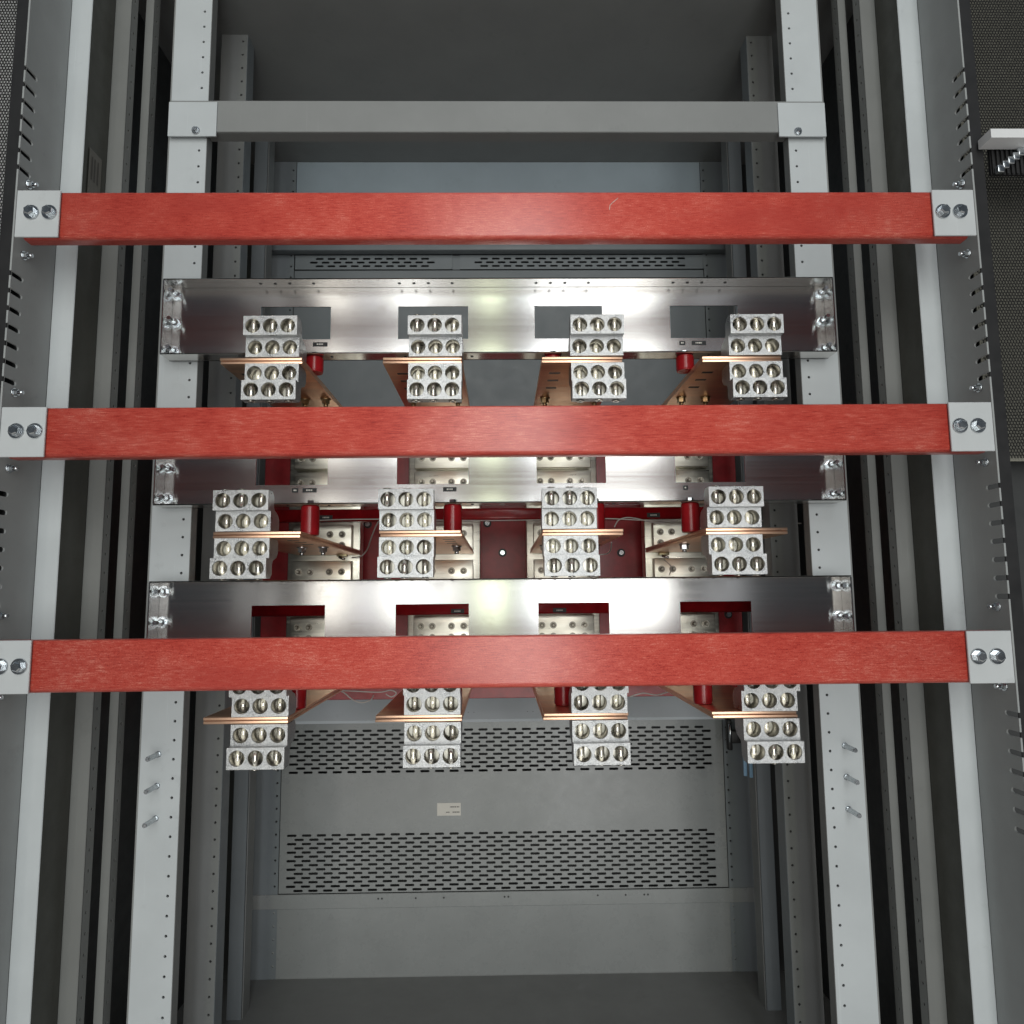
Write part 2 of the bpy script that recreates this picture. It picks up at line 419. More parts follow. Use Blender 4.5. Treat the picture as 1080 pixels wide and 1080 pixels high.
# ------------------------------------------------------------------ posts carrying the trays
me_stud = None
for sx in (-1, 1):
    w = 'pale mesh' if sx < 0 else 'dark mesh'
    t = thing('studded_post', (sx * .494, 1.09, 0), f'light grey perforated post with three bare studs, nearest the {w}', 'post', 'posts carrying the steel trays')
    inv = Matrix.Translation(-Vector(t.location))
    b = MB(); a, c = sorted((sx * .5228, sx * .4645))
    z_cells(b, a, c, sx * .4757, 1.09, .0025, ZB, ZT, PITCH, .1173, .0021, .0021)
    b.add([(a, 1.0925, ZB), (c, 1.0925, ZB), (c, 1.0925, ZT), (a, 1.0925, ZT)], [(0, 1, 2, 3)], 1)
    b.build('front_face', [GREY, BLACK], t).matrix_parent_inverse = inv
    b = MB(); xi = sx * .4640; b.box(min(xi, xi + sx * .002), max(xi, xi + sx * .002), 1.0905, 1.111, ZB, ZT, bev=.0006, seg=1)
    xo = sx * .5232; b.box(min(xo, xo + sx * .002), max(xo, xo + sx * .002), 1.0905, 1.111, ZB, ZT)
    b.build('return_flange', GREYM, t).matrix_parent_inverse = inv
    for z in (-.2225, -.2665, -.3115):
        if me_stud is None:
            hb = MB(); hb.cyl((0, 0, 0), (0, -.001, 0), .0046, n=16); 
            for k in range(19): hb.cyl((0, -.001 - k * .0017, 0), (0, -.001 - k * .0017 - .0017, 0), .0036, .0030, 12)
            o = hb.build('stud', ZINC, t); me_stud = o.data
        else: o = link('stud', me_stud, t)
        o.location = Vector((sx * .4975, 1.09, z)) - t.location
    # rear post
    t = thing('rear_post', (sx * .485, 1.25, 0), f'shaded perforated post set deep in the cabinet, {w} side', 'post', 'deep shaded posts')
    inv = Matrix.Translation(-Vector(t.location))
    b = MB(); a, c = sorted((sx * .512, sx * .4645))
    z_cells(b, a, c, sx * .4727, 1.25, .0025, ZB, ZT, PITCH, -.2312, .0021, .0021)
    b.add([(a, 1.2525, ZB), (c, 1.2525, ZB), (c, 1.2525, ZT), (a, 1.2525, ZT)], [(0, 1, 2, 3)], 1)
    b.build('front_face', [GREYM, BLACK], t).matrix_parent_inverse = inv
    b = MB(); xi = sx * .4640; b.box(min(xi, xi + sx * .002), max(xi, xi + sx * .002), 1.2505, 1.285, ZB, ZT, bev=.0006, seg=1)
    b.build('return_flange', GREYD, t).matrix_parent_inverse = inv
    # slim strut and back edge
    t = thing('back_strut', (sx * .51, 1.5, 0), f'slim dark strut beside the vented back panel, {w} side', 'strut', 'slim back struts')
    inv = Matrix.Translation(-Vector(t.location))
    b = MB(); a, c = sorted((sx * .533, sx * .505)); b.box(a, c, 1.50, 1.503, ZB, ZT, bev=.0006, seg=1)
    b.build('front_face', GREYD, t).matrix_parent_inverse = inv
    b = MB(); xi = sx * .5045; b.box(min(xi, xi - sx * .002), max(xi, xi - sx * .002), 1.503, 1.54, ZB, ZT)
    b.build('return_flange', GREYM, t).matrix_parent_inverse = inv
    b = MB(); a, c = sorted((sx * .545, sx * .4845))
    z_cells(b, a, c, sx * .4915, 1.648, .003, ZB, 1.0364, PITCH, .0, .0024, .0024)
    b.add([(a, 1.6515, ZB), (c, 1.6515, ZB), (c, 1.6515, 1.0364), (a, 1.6515, 1.0364)], [(0, 1, 2, 3)], 1)
    tag(b.build('edge_strip', [GREYD, BLACK]), f'perforated edge strip framing the vented back panel, {w} side', 'strip', 'perforated back edge strips')
    b = MB(); a, c = sorted((sx * .66, sx * .546)); b.box(a, c, 1.66, 1.665, ZB, ZT)
    tag(b.build('corner_sheet', DARK), f'dark sheet filling the back corner, {w} side', 'panel', 'dark back corner sheets')

# ------------------------------------------------------------------ back panels with slots
def slotted(bm, x0, x1, z0, z1, rows, px, hw, hh, y, th, xs0, xs1, flip=0):
    """rows: list of slot centre heights, evenly spaced; staggered by half a pitch"""
    if not rows:
        bm.add([(x0, y, z0), (x1, y, z0), (x1, y, z1), (x0, y, z1)], [(0, 1, 2, 3)]); return
    rows = sorted(rows); dz = rows[1] - rows[0]
    lo, hi = rows[0] - dz / 2, rows[-1] + dz / 2
    bm.add([(x0, y, z0), (x1, y, z0), (x1, y, lo), (x0, y, lo)], [(0, 1, 2, 3)])
    bm.add([(x0, y, hi), (x1, y, hi), (x1, y, z1), (x0, y, z1)], [(0, 1, 2, 3)])
    for r, z in enumerate(rows):
        a = xs0 + (px / 2 if (r + flip) % 2 else 0); n = int((xs1 - a) / px); b = a + n * px
        for p, q in ((x0, a), (b, x1)):
            if q - p > 1e-5: bm.add([(p, y, z - dz / 2), (q, y, z - dz / 2), (q, y, z + dz / 2), (p, y, z + dz / 2)], [(0, 1, 2, 3)])
        for k in range(n):
            bm.cell(a + k * px, a + (k + 1) * px, z - dz / 2, z + dz / 2, a + (k + .5) * px, z, hw, hh, y, th, 12)
YP = 1.65
t = thing('vented_back_panel', (0, YP, -.45), 'large grey vented back panel carrying a white sticker, below the lowest lugs', 'panel')
inv = Matrix.Translation(-Vector(t.location))
b = MB(); rows1 = [-.2925 - k * .00871 for k in range(11)]; rows2 = [-.5110 - k * .00873 for k in range(14)]
slotted(b, -.4835, .4835, -.446, -.262, rows1, .0318, .0102, .0026, YP, .002, -.474, .478)
slotted(b, -.4835, .4835, -.6295, -.446, rows2, .0318, .0102, .0026, YP, .002, -.474, .478, 1)
b.build('vent_sheet', PANELG, t).matrix_parent_inverse = inv
b = MB(); b.add([(-.145, YP - .0006, -.4735), (-.0937, YP - .0006, -.4735), (-.0937, YP - .0006, -.4470), (-.145, YP - .0006, -.4470)], [(0, 1, 2, 3)])
def dashes(bm, x0, x1, z0, z1, y, mi, seed):
    rd = random.Random(seed); x = x0
    while x < x1:
        w = rd.uniform(.0010, .0024)
        bm.add([(x, y, z0), (min(x1, x + w), y, z0), (min(x1, x + w), y, z1), (x, y, z1)], [(0, 1, 2, 3)], mi); x += w + rd.uniform(.0005, .0010)
dashes(b, -.117, -.1035, -.4565, -.4540, YP - .0009, 1, 1); dashes(b, -.1015, -.097, -.4565, -.4540, YP - .0009, 1, 2)
dashes(b, -.1255, -.118, -.4675, -.4652, YP - .0009, 1, 3); dashes(b, -.1115, -.0965, -.4675, -.4650, YP - .0009, 1, 4)
b.build('sticker', [WHITE, INK], t).matrix_parent_inverse = inv
b = MB(); b.box(-.54, .54, YP - .004, YP - .001, -.66, -.6305, bev=.0008, seg=1)
for x in (-.27, -.262, -.19, -.13, .0, .008, .2, .26, .30, .308):
    b.cyl((x, YP - .0042, -.641), (x, YP - .0036, -.641), .0021, n=10, mi=1)
tag(b.build('bottom_rail', [PANELG, BLACK]), 'grey rail under the vented back panel, dotted with small holes', 'rail')
b = MB(); b.box(-.54, .54, YP, YP + .003, -1.0, -.6605)
tag(b.build('plinth_panel', PANELG), 'plain grey panel at the foot of the cabinet', 'panel')
b = MB(); b.box(-.64, .64, .99, YP - .003, -.803, -.80)
tag(b.build('base_plate', GREYM), 'grey base plate at the bottom of the cabinet', 'plate')
b = MB(); b.box(-.54, .54, YP + .06, YP + .063, -.66, .86)  # sheet coloured near-black so the vent slots look darker
tag(b.build('backing_sheet', DARK), 'dark sheet seen through the vent slots behind the panels', 'panel')

# cross plate above the vents, tilted back, its colour lightened for top light
b = MB()
prof = [(1.612, -.262), (1.600, -.268), (1.597, -.262), (1.628, -.2195), (1.640, -.2195)]
b.prism(prof, 'x', -.475, .475)
for x in (-.075, -.063, .052, .064, .178, .19, -.205): b.cyl((x, 1.6085, -.2495), (x, 1.6075, -.2502), .0021, n=10, mi=1)
tag(b.build('cross_plate', [painted('top_lit_grey', (.62, .67, .71), .4), BLACK]), 'tilted grey cross plate coloured pale for top light, directly above the slotted vents', 'plate')

# upper back: slate sheet, vent covers, rails, roof
b = MB(); b.box(-.4835, .4835, YP + .001, YP + .003, -.2615, .765)
tag(b.build('slate_back_panel', GREYD), 'plain slate grey back panel behind the steel trays', 'panel')
for (xa, xb, lab) in ((-.4815, -.112, 'narrower slotted vent cover above the top steel tray'), (-.0945, .4845, 'wider slotted vent cover above the top steel tray')):
    b = MB(); slotted(b, xa, xb, .7655, .800, [.7735, .7825, .7915], .0275, .0093, .0025, YP - .004, .002, xa + .03, xb - .03, 1)
    b.box(xb - .003, xb, YP - .006, YP - .0042, .766, .8)
    tag(b.build('vent_cover', GREYD), lab, 'vent cover')
b = MB(); b.box(-.112, -.0945, YP - .002, YP, .7655, .800); b.box(-.54, .54, YP - .03, YP - .006, .8005, .8215, bev=.002, seg=2)
tag(b.build('vent_rail', GREYD), 'slate cross rail over the two slotted vent covers', 'rail')
b = MB(); b.box(-.4835, .4835, YP, YP + .002, .822, 1.0364)
tag(b.build('upper_back_panel', painted('blue_grey_paint', (.36, .43, .48), .45)), 'blue grey back panel behind the topmost red bar', 'panel')
b = MB(); b.box(-.64, .64, .99, YP + .01, 1.037, 1.040)
tag(b.build('roof_plate', GREYM), 'grey roof plate over the top of the cabinet', 'plate')
b = MB(); b.box(-.5215, .5215, 1.083, 1.0865, .7315, .785, bev=.001, seg=1); b.box(-.4635, .4635, 1.0868, 1.108, .7315, .7345)
t = thing('top_cross_member', (0, 1.085, .73), 'grey cross member bolted between the posts above every red bar', 'beam')
inv = Matrix.Translation(-Vector(t.location))
b.build('channel', GREYM, t).matrix_parent_inverse = inv
for a in (-.5215, .446):
    b = MB(); b.box(a, a + .0755, 1.0800, 1.0828, .7225, .780); b.build('end_plate', GREY, t).matrix_parent_inverse = inv
hb = hexbolt(.0046, .004, 0, .0062)
o = hb.build('bolt', ZINC, t); o.location = Vector((-.4775, 1.0798, .7313)) - t.location
o2 = link('bolt', o.data, t); o2.location = Vector((.4758, 1.0798, .7303)) - t.location

# ------------------------------------------------------------------ red bars
me_bar_bolt = hexbolt(.0066, .0062, 0, .0092, .002)
bar_lab = ['topmost red glass fibre bar, crossed by a pale curled scratch', 'middle red glass fibre bar running just below the first row of lugs',
           'lowest red glass fibre bar in front of the bottom steel tray']
def rounded(y0, y1, z0, z1, rs, n=6):
    c = [(y0, z0, rs[0], PI), (y1, z0, rs[1], 1.5 * PI), (y1, z1, rs[2], 0), (y0, z1, rs[3], .5 * PI)]
    pts = []
    for y, z, r, a0 in c:
        cy = y + r if y == y0 else y - r; cz = z + r if z == z0 else z - r
        for k in range(n + 1):
            a = a0 + k / n * PI / 2
            pts.append((cy + r * math.cos(a), cz + r * math.sin(a)))
    return pts
me_bb = None
for i, z in enumerate(ZBAR):
    t = thing('insulating_bar', (0, .885, z), bar_lab[i], 'bar', 'red insulating bars across the front')
    inv = Matrix.Translation(-Vector(t.location))
    b = MB(); b.prism(rounded(.8748, .8965, z - HB, z + HB, (.0065, .004, .004, .0025)), 'x', -.597, .597, 0, True)
    mats = [RED]
    if i == 0:
        mats.append(painted('scratch_white', (.62, .48, .42), .5))
        sxz = [(.150, .5010), (.1425, .4945), (.1395, .4915), (.1387, .4850)]
        for (p, q) in zip(sxz, sxz[1:]): b.cyl((p[0], .8748, p[1]), (q[0], .8748, q[1]), .00055, n=6, mi=1)
    b.build('bar_body', mats, t).matrix_parent_inverse = inv
    for sx in (-1, 1):
        b = MB(); a, c = sorted((sx * .5508, sx * .6043))
        b.box(a, c, .8705, .8735, z - .0307, z + .0307, bev=.0006, seg=1)
        br = b.build('end_bracket', GREYBR if 'GREYBR' in globals() else painted('bracket_grey', (.50, .525, .535), .4), t); br.matrix_parent_inverse = inv
        GREYBR = br.data.materials[0]
        for x in (.5623, .5845):
            o = me_bar_bolt.build('bolt', ZINC, br) if me_bb is None else link('bolt', me_bb, br)
            me_bb = o.data
            o.matrix_parent_inverse = Matrix.Identity(4)
            o.location = (sx * x, .8704, z + .001); o.rotation_euler = (0, random.uniform(0, 1), 0)

# ------------------------------------------------------------------ steel trays
T_TOP = (.4750, .2505, .0245); TH = .1170
WIN = [(-.3670, -.2602), (-.1572, -.0500), (.0520, .1563), (.2612, .3664)]
tray_lab = ['topmost brushed steel tray with four windows showing slate panel', 'middle brushed steel tray half hidden behind the second red bar',
            'bottom brushed steel tray half hidden behind the lowest red bar']
YB, YF = 1.080, 1.050
me_tb = None
for i, zt in enumerate(T_TOP):
    zb = zt - TH
    t = thing('steel_tray', (0, YB, zb), tray_lab[i], 'tray', 'brushed steel trays across the posts')
    inv = Matrix.Translation(-Vector(t.location))
    wz0, wz1 = zb + .0328, zt - (.0325 if i < 2 else .036)
    b = MB(); W = .5035; xs = [-W] + [x for w in WIN for x in w] + [W]
    y0, y1 = YB, YB + .002
    b.box(-W, W, y0, y1, zb, wz0); b.box(-W, W, y0, y1, wz1, zt)
    for k in range(0, len(xs), 2): b.box(xs[k], xs[k + 1], y0, y1, wz0, wz1)
    # bend line pressed along the sheet
    b.build('back_sheet', STEEL, t).matrix_parent_inverse = inv
    b = MB(); b.box(-W, W, YF, YB - .0005, zt - .002, zt, bev=.0005, seg=1)
    for q in range(4):
        cxw = (WIN[q][0] + WIN[q][1]) / 2
        for dx in (-.05, -.028, -.006, .03):
            x = cxw + dx
            b.cyl((x, (YF + YB) / 2, zt - .0026), (x, (YF + YB) / 2, zt - .0019), .0024, n=10, mi=1)
    b.build('top_flange', [STEELF, BLACK], t).matrix_parent_inverse = inv
    b = MB(); b.box(-W, W, YF, YB - .0005, zb, zb + .002, bev=.0005, seg=1)
    for q in range(4):
        cxw = (WIN[q][0] + WIN[q][1]) / 2
        for dx in (-.04, .0, .06):
            x = cxw + dx
            b.cyl((x, (YF + YB) / 2, zb + .0001), (x, (YF + YB) / 2, zb - .0006), .0022, n=10, mi=1)
    b.build('bottom_flange', [STEELF, BLACK], t).matrix_parent_inverse = inv
    for sx in (-1, 1):
        b = MB(); a, c = sorted((sx * W, sx * (W - .002))); b.box(a, c, YF, YB - .0005, zb + .0022, zt - .0022)
        b.build('end_flange', STEEL, t).matrix_parent_inverse = inv
        for dz in (-.0145, -.0588, -.1030):
            o = hexbolt(.0062, .0058, .018, .0086).build('bolt', ZINC, t) if me_tb is None else link('bolt', me_tb, t)
            me_tb = o.data
            o.location = Vector((sx * .4950, YB - .0001, zt + dz)) - t.location; o.rotation_euler = (0, random.uniform(0, 1), 0)
    # small black stickers with pale unreadable print
    if i < 2:
        b = MB()
        for x, w in ([(-.2755, .011), (.304, .011), (.2785, .0045)] if i == 0 else [(-.2865, .0105), (-.078, .0100), (-.308, .0045), (.2755, .0035)]):
            z0 = zb + .0215
            b.box(x - w, x + w, YB - .0006, YB - .0002, z0, z0 + .0065)
            dashes(b, x - w * .45, x + w * .45, z0 + .0022, z0 + .0044, YB - .0009, 1, int(abs(x) * 999))
        b.build('sticker', [BLACK, WHITE], t).matrix_parent_inverse = inv

# ------------------------------------------------------------------ standoffs
ZPL = (.3288, .0850, -.1611)        # centre heights of the copper plates
PLT = .0088
so = [(-.280, 0), (-.075, 0), (.0785, 0), (.2780, 0), (-.281, 1), (-.0725, 1), (.1375, 1), (.2775, 1), (-.2945, 2), (-.0725, 2), (.0860, 2), (.2860, 2)]
NTH = ['first', 'second', 'third', 'fourth']
ROWN = ['topmost', 'middle', 'bottom']
for k, (x, r) in enumerate(so):
    z0 = ZPL[r] + PLT / 2 + .0004; z1 = T_TOP[r] - TH - .0008
    if r == 0: y = 1.067
    else: y = 1.066
    t = thing('standoff_insulator', (x, y, z0), f'red standoff insulator under the {ROWN[r]} steel tray, {NTH[k % 4]} from the pale mesh', 'insulator', 'red standoff insulators under the trays')
    h = z1 - z0; b = MB(); ra = .0135
    b.cyl((0, 0, 0), (0, 0, .003), ra * .92, ra, 28); b.cyl((0, 0, .003), (0, 0, h - .003), ra, ra, 28, caps=False); b.cyl((0, 0, h - .003), (0, 0, h), ra, ra * .92, 28)
    b.build('insulator_body', REDS, t)
    b = MB(); b.cyl((0, 0, h + .0032), (0, 0, h + .0082), .0052, n=6, smooth=False)
    b.build('bolt_head', ZINC, t)

# ------------------------------------------------------------------ copper plates
PX = [[(-.3923, -.2782), (-.1651, -.0543), (.0569, .1711), (.2830, .3953)],
      [(-.3939, -.2752), (-.1677, -.0559), (.0549, .1660), (.2788, .3920)],
      [(-.3974, -.2857), (-.1712, -.0562), (.0527, .1659), (.2781, .3920)]]
LX = [[-.3182, -.0917, .1350, .3578], [-.3527, -.1306, .0924, .3181], [-.3216, -.0948, .1279, .3558]]
me_pb = None
for r in range(3):
    for q in range(4):
        x0, x1 = PX[r][q]; z = ZPL[r]
        t = thing('copper_plate', ((x0 + x1) / 2, .994, z), f'doubled copper plate in the {ROWN[r]} lug row, {NTH[q]} from the pale mesh', 'busbar', 'doubled copper plates between the lugs')
        w = (x1 - x0) / 2
        for s, (za, zc, dx) in enumerate(((-PLT / 2, -.0003, random.uniform(-.001, .001)), (.0003, PLT / 2, random.uniform(-.0012, .0012)))):
            b = MB(); b.box(-w + dx, w + dx, random.uniform(-.001, .001), .423, za, zc, bev=.0007, seg=2)
            if s == 0:
                free = -1 if r != 1 else 1
                for yy in (.048, .085, .125):
                    xx = free * w * .62
                    b.prism([(xx - .008, yy - .0035), (xx + .008, yy - .0035), (xx + .008, yy + .0035), (xx - .008, yy + .0035)], 'z', za - .0003, za + .001, 1)
            b.build('copper_sheet', [COPPER, BLACK], t)
        gold = (q in (0, 3) and r == 0)
        for xx in ((.0, .022) if q == 0 else (-.022, .0)) if (q in (0, 3) and r == 2) else ((.012, .046) if q == 0 else (-.040, .0)) if q in (0, 3) else ((-.035, .038) if q == 1 else (-.042, .04)):
            b = MB(); b.cyl((0, 0, 0), (0, 0, -.002), .0085, n=20); b.cyl((0, 0, -.002), (0, 0, -.0085), .0068, n=6, smooth=False); b.cyl((0, 0, -.0085), (0, 0, -.0135), .0036, n=12)
            o = b.build('bolt', GOLD if (r == 0 and abs(xx) > .01) else ZINC if r else GOLD, t)
            o.location = (xx, .185, -PLT / 2 - .0001)

# ------------------------------------------------------------------ cable lugs
bm_body_cache = {}
def lug_mesh():
    b = MB(); hwid = .0372; p = .0242; r = .0097
    inner = (.0042, .0312, .0180, 0.0); outer = (.0316, .0590, .0450, -.012)
    for (z0, z1, zc, y) in (inner, outer):
        xs = [-hwid, -p * .5, p * .5, hwid]
        for k, cx in enumerate((-p, 0, p)):
            b.cell(xs[k], xs[k + 1], z0, z1, cx, zc, r * 1.06, r * 1.06, y, .0006, 32, 0, False, 0)
            # chamfer ring then bore
            n = 32; o = len(b.v)
            for (rr, yy) in ((r * 1.06, y + .0006), (r, y + .0016), (r, y + .024 if y == 0 else y + .019)):
                for i in range(n):
                    a = 2 * PI * (i + .5) / n; b.v.append((cx + rr * math.cos(a), yy, zc + rr * math.sin(a)))
            for s in (0, 1):
                for i in range(n):
                    j = (i + 1) % n
                    b.f.append([o + s * n + i, o + s * n + j, o + (s + 1) * n + j, o + (s + 1) * n + i]); b.mi.append(0 if s == 0 else 1); b.sm.append(True)
            b.f.append([o + 2 * n + i for i in range(n)]); b.mi.append(1); b.sm.append(False)
    # shell: stepped profile without the two front faces
    prof = [(0, .0042), (0, .0312), (0, .0316), (-.012, .0316), (-.012, .0590), (.006, .0590), (.013, .0530), (.013, .0390), (.016, .0345), (.032, .0290), (.038, .0220), (.038, .0090), (.034, .0042)]
    n = len(prof)
    for sx in (-1, 1): b.add([(sx * hwid, y, z) for y, z in prof], [list(range(n))])
    for i in range(n):
        j = (i + 1) % n
        if (i, j) in ((0, 1), (3, 4)): continue
        (ya, za), (yb_, zb_) = prof[i], prof[j]
        b.add([(-hwid, ya, za), (hwid, ya, za), (hwid, yb_, zb_), (-hwid, yb_, zb_)], [(0, 1, 2, 3)])
    return b
def screw_mesh(kind):
    b = MB()
    if kind == 'outer':
        b.cyl((0, 0, -.0094), (0, 0, .0150), .0043, n=24); b.cyl((0, 0, .0150), (0, 0, .0158), .0056, .0050, n=18)
        b.cyl((0, 0, .0158), (0, 0, .0159), .0026, n=6, mi=1, smooth=False)
    else:
        b.cyl((0, 0, -.0094), (0, 0, .0094), .0043, n=24)
    return b
def set_inv(o): return o
proto = thing('cable_lug', (0, 0, 0), '', 'cable lug')
body = lug_mesh().build('lug_body', [ALU, ALUB], proto)
sc_o = sc_i = None
for k in (-1, 0, 1):
    if sc_o is None:
        o1 = screw_mesh('outer').build('set_screw', [SCREW, BLACK], proto); sc_o = o1.data
        o2 = screw_mesh('inner').build('set_screw', [SCREW, BLACK], proto); sc_i = o2.data
    else: o1 = link('set_screw', sc_o, proto); o2 = link('set_screw', sc_i, proto)
    o1.location = (k * .0242, -.0015, .0450); o2.location = (k * .0242, .0125, .0180)
used = False
for r in range(3):
    for q in range(4):
        for s in (1, -1):
            o = proto if not used else copy_tree(proto)
            used = True
            o['label'] = f'six hole aluminium lug {"above" if s > 0 else "below"} the copper plate, {ROWN[r]} row, {NTH[q]} from pale mesh'
            o['group'] = 'aluminium cable lugs on the copper plates'
            o.location = (LX[r][q] + random.uniform(-.0012, .0012), .991 + random.uniform(-.0015, .0015), ZPL[r] + s * (PLT / 2 - .0038))
            o.rotation_euler = (0, 0 if s > 0 else PI, random.uniform(-.014, .014))
            for ch in o.children:
                if ch.name.startswith('set_screw'):
                    ch.location.x += random.uniform(-.0012, .0012); ch.location.y += random.uniform(-.003, .004); ch.rotation_euler.z = random.uniform(0, 3)
lx = {}

# ------------------------------------------------------------------ risers with bolted splice plates
RX = [-.350, -.114, .119, .3535]
SPL = [(.250, .312), (.181, .2435), (.081, .140), (.006, .0695), (-.098, -.038), (-.153, -.1)]
me_sb = None
for q, x in enumerate(RX):
    t = thing('bus_riser', (x, 1.44, 0), f'pale vertical bus riser with bolted plates behind the trays, {NTH[q]} from the pale mesh', 'busbar', 'vertical bus risers behind the trays')
    b = MB(); b.box(-.071, .071, 0, .030, -.165, .343, bev=.0015, seg=2)
    b.build('riser_bar', TIN, t)
    sh = .0065 if q < 1 else 0
    for (za, zc) in SPL:
        b = MB(); b.box(-.0575, .0575, -.020, -.0003, za, zc, bev=.0012, seg=2)
        sp = b.build('splice_plate', TIN, t)
        for xx in (-.0435, -.0215, .0155, .0390):
            for zz in ((za + zc) / 2 + .0105, (za + zc) / 2 - .0105):
                if me_sb is None:
                    hb = MB(); hb.cyl((0, 0, 0), (0, -.0015, 0), .0066, n=18); hb.cyl((0, -.0015, 0), (0, -.0065, 0), .0044, n=6, mi=1, smooth=False); hb.cyl((0, -.0065, 0), (0, -.0105, 0), .0022, n=10)
                    o = hb.build('bolt', [AGED, DKBOLT], sp); me_sb = o.data
                else: o = link('bolt', me_sb, sp)
                o.location = (xx, -.0201, zz)

# ------------------------------------------------------------------ red board and tubes
t = thing('insulating_board', (0, 1.5, 0), 'dark red insulating board behind the bus risers, dotted with bolt heads', 'board')
inv = Matrix.Translation(-Vector(t.location))
b = MB(); b.box(-.490, .490, 1.50, 1.506, -.205, .330, bev=.001, seg=1)
b.build('board_sheet', REDB, t).matrix_parent_inverse = inv
mw = None
for (x, z) in [(-.276, .1481), (-.03, .1482), (.0009, .0873), (.2451, .0853), (-.237, .0873), (.2, .1481), (.4615, -.0426), (.225, -.0426)]:
    hb = MB(); hb.cyl((0, 0, 0), (0, -.001, 0), .0085, n=18, mi=1); hb.cyl((0, -.001, 0), (0, -.0055, 0), .0056, .0048, n=16)
    o = hb.build('bolt', [ZINC, BLACK], t) if mw is None else link('bolt', mw, t)
    mw = o.data; o.location = Vector((x, 1.4999, z)) - t.location
for k, (z, h, lab) in enumerate(((.1555, .0122, 'red rounded rail behind the middle steel tray, above pale wires'), (-.0245, .0112, 'red rounded rail seen through the windows of the bottom tray'))):
    t = thing('red_rail', (0, 1.40, z), lab, 'rail', 'red rounded rails across the risers')
    b = MB(); b.prism(rounded(-.007, .017, -h, h, (.006, .004, .004, .006)), 'x', -.485, .485, 0, True)
    b.build('rail_body', REDS, t)
    for x in ((-.3365, .292) if k == 0 else (-.3, -.085, .108, .275)):
        b = MB(); b.box(x - .0125, x + .0125, -.0078, -.0072, -.0085, .0); dashes(b, x - .006, x + .006, -.0055, -.003, -.0081, 1, int(abs(x) * 1000))
        b.build('sticker', [BLACK, WHITE], t)

# ------------------------------------------------------------------ wires and clips
def at(px, py, Y):
    d = F_ + R_ * ((px - 540) / f_px) - U_ * ((py - 540) / f_px)
    return Vector((cx0, 0, 0)) + d * (Y / d.y)
def wire(pts, r, label):
    b = MB(); b.tube([at(*p) for p in pts], r, 8)
    tag(b.build('wire', WIRE), label, 'wire', 'thin pale wires among the risers')
wire([(405, 546, 1.12), (398, 552, 1.2), (392, 566, 1.3), (387, 580, 1.38), (380, 587, 1.40), (371, 588, 1.395)], .0013, 'thin pale wire curving from second middle row lug down to the neighbouring riser clip')
wire([(334, 549, 1.388), (360, 548, 1.388), (400, 547.6, 1.388), (450, 548.5, 1.388), (520, 549, 1.388), (580, 548, 1.388), (640, 547, 1.388), (690, 549, 1.388), (745, 547, 1.388), (800, 549, 1.388), (826, 551, 1.388), (845, 552, 1.42)], .0011, 'long pale wire lying along the upper red rail')
wire([(648, 556, 1.388), (652, 549, 1.388), (660, 546, 1.388), (672, 547, 1.388), (690, 551, 1.388), (715, 549, 1.388)], .0011, 'short pale wire looping beside the third middle row lug')
wire([(645, 572, 1.3), (644, 580, 1.36), (640, 584, 1.39), (632, 585, 1.4)], .0011, 'short pale wire drooping under the third middle row copper plate')
wire([(352, 727, 1.40), (362, 730, 1.43), (372, 738, 1.45), (382, 741, 1.46), (391, 738, 1.47), (394, 733, 1.48)], .0012, 'pale wire sagging below lowest red bar beside the first copper plate')
wire([(356, 728, 1.41), (375, 729, 1.44), (400, 730, 1.45), (412, 728, 1.46), (418, 731, 1.46), (413, 735, 1.46), (407, 732, 1.46)], .0011, 'pale wire ending in a small loop below the lowest red bar')
wire([(664, 735, 1.45), (678, 731, 1.45), (692, 733, 1.45), (704, 730, 1.43), (712, 729, 1.41)], .0012, 'pale wire beneath the lowest red bar beside the third lug')
wire([(700, 590, 1.39), (708, 598, 1.39), (706, 606, 1.39)], .0011, 'dark looking short wire hanging from the fourth riser clip')
def clip(px, py, Y, label):
    p = at(px, py, Y); t = thing('wire_clip', p, label, 'clip', 'brass wire clips on the copper plates')
    b = MB(); b.box(-.010, .010, -.005, .005, -.003, .003, bev=.001, seg=2); b.build('clip_body', BRASSY, t)
    b = MB(); b.cyl((-.004, -.0052, -.004), (.006, -.012, -.008), .0028, n=10); b.build('terminal', ZINC, t)
clip(361, 585.5, 1.40, 'brass wire clip at the back end of the first middle row plate')
clip(700, 584, 1.40, 'brass wire clip at the back end of the fourth middle row plate')
clip(351, 727, 1.40, 'brass wire clip just below the lowest red bar, by the first plate')
clip(711, 728, 1.40, 'brass wire clip just below the lowest red bar, by the fourth plate')

# small black terminal block with blue plugs beside the last bottom lug
p = at(774, 772, 1.60)
t = thing('terminal_block', p, 'small black terminal block behind the fourth bottom lug', 'terminal block')
b = MB(); b.box(-.012, .030, -.02, .0, -.02, .006, bev=.002); b.box(-.018, -.008, -.015, 0, -.035, .028, bev=.002); b.build('block_body', BLACK, t)
b = MB(); b.cyl((-.013, -.016, .02), (-.013, -.016, -.018), .0035, n=12); b.build('rod', ZINC, t)
p = at(789, 808, 1.45)
t = thing('blue_plug', p, 'pair of pale blue plug prongs hanging behind the fourth bottom lug', 'plug')
for dx in (-.006, .005):
    b = MB(); b.box(dx - .0032, dx + .0032, -.003, .003, -.02 - dx * .3, .035, bev=.001); b.build('prong', BLUE, t)

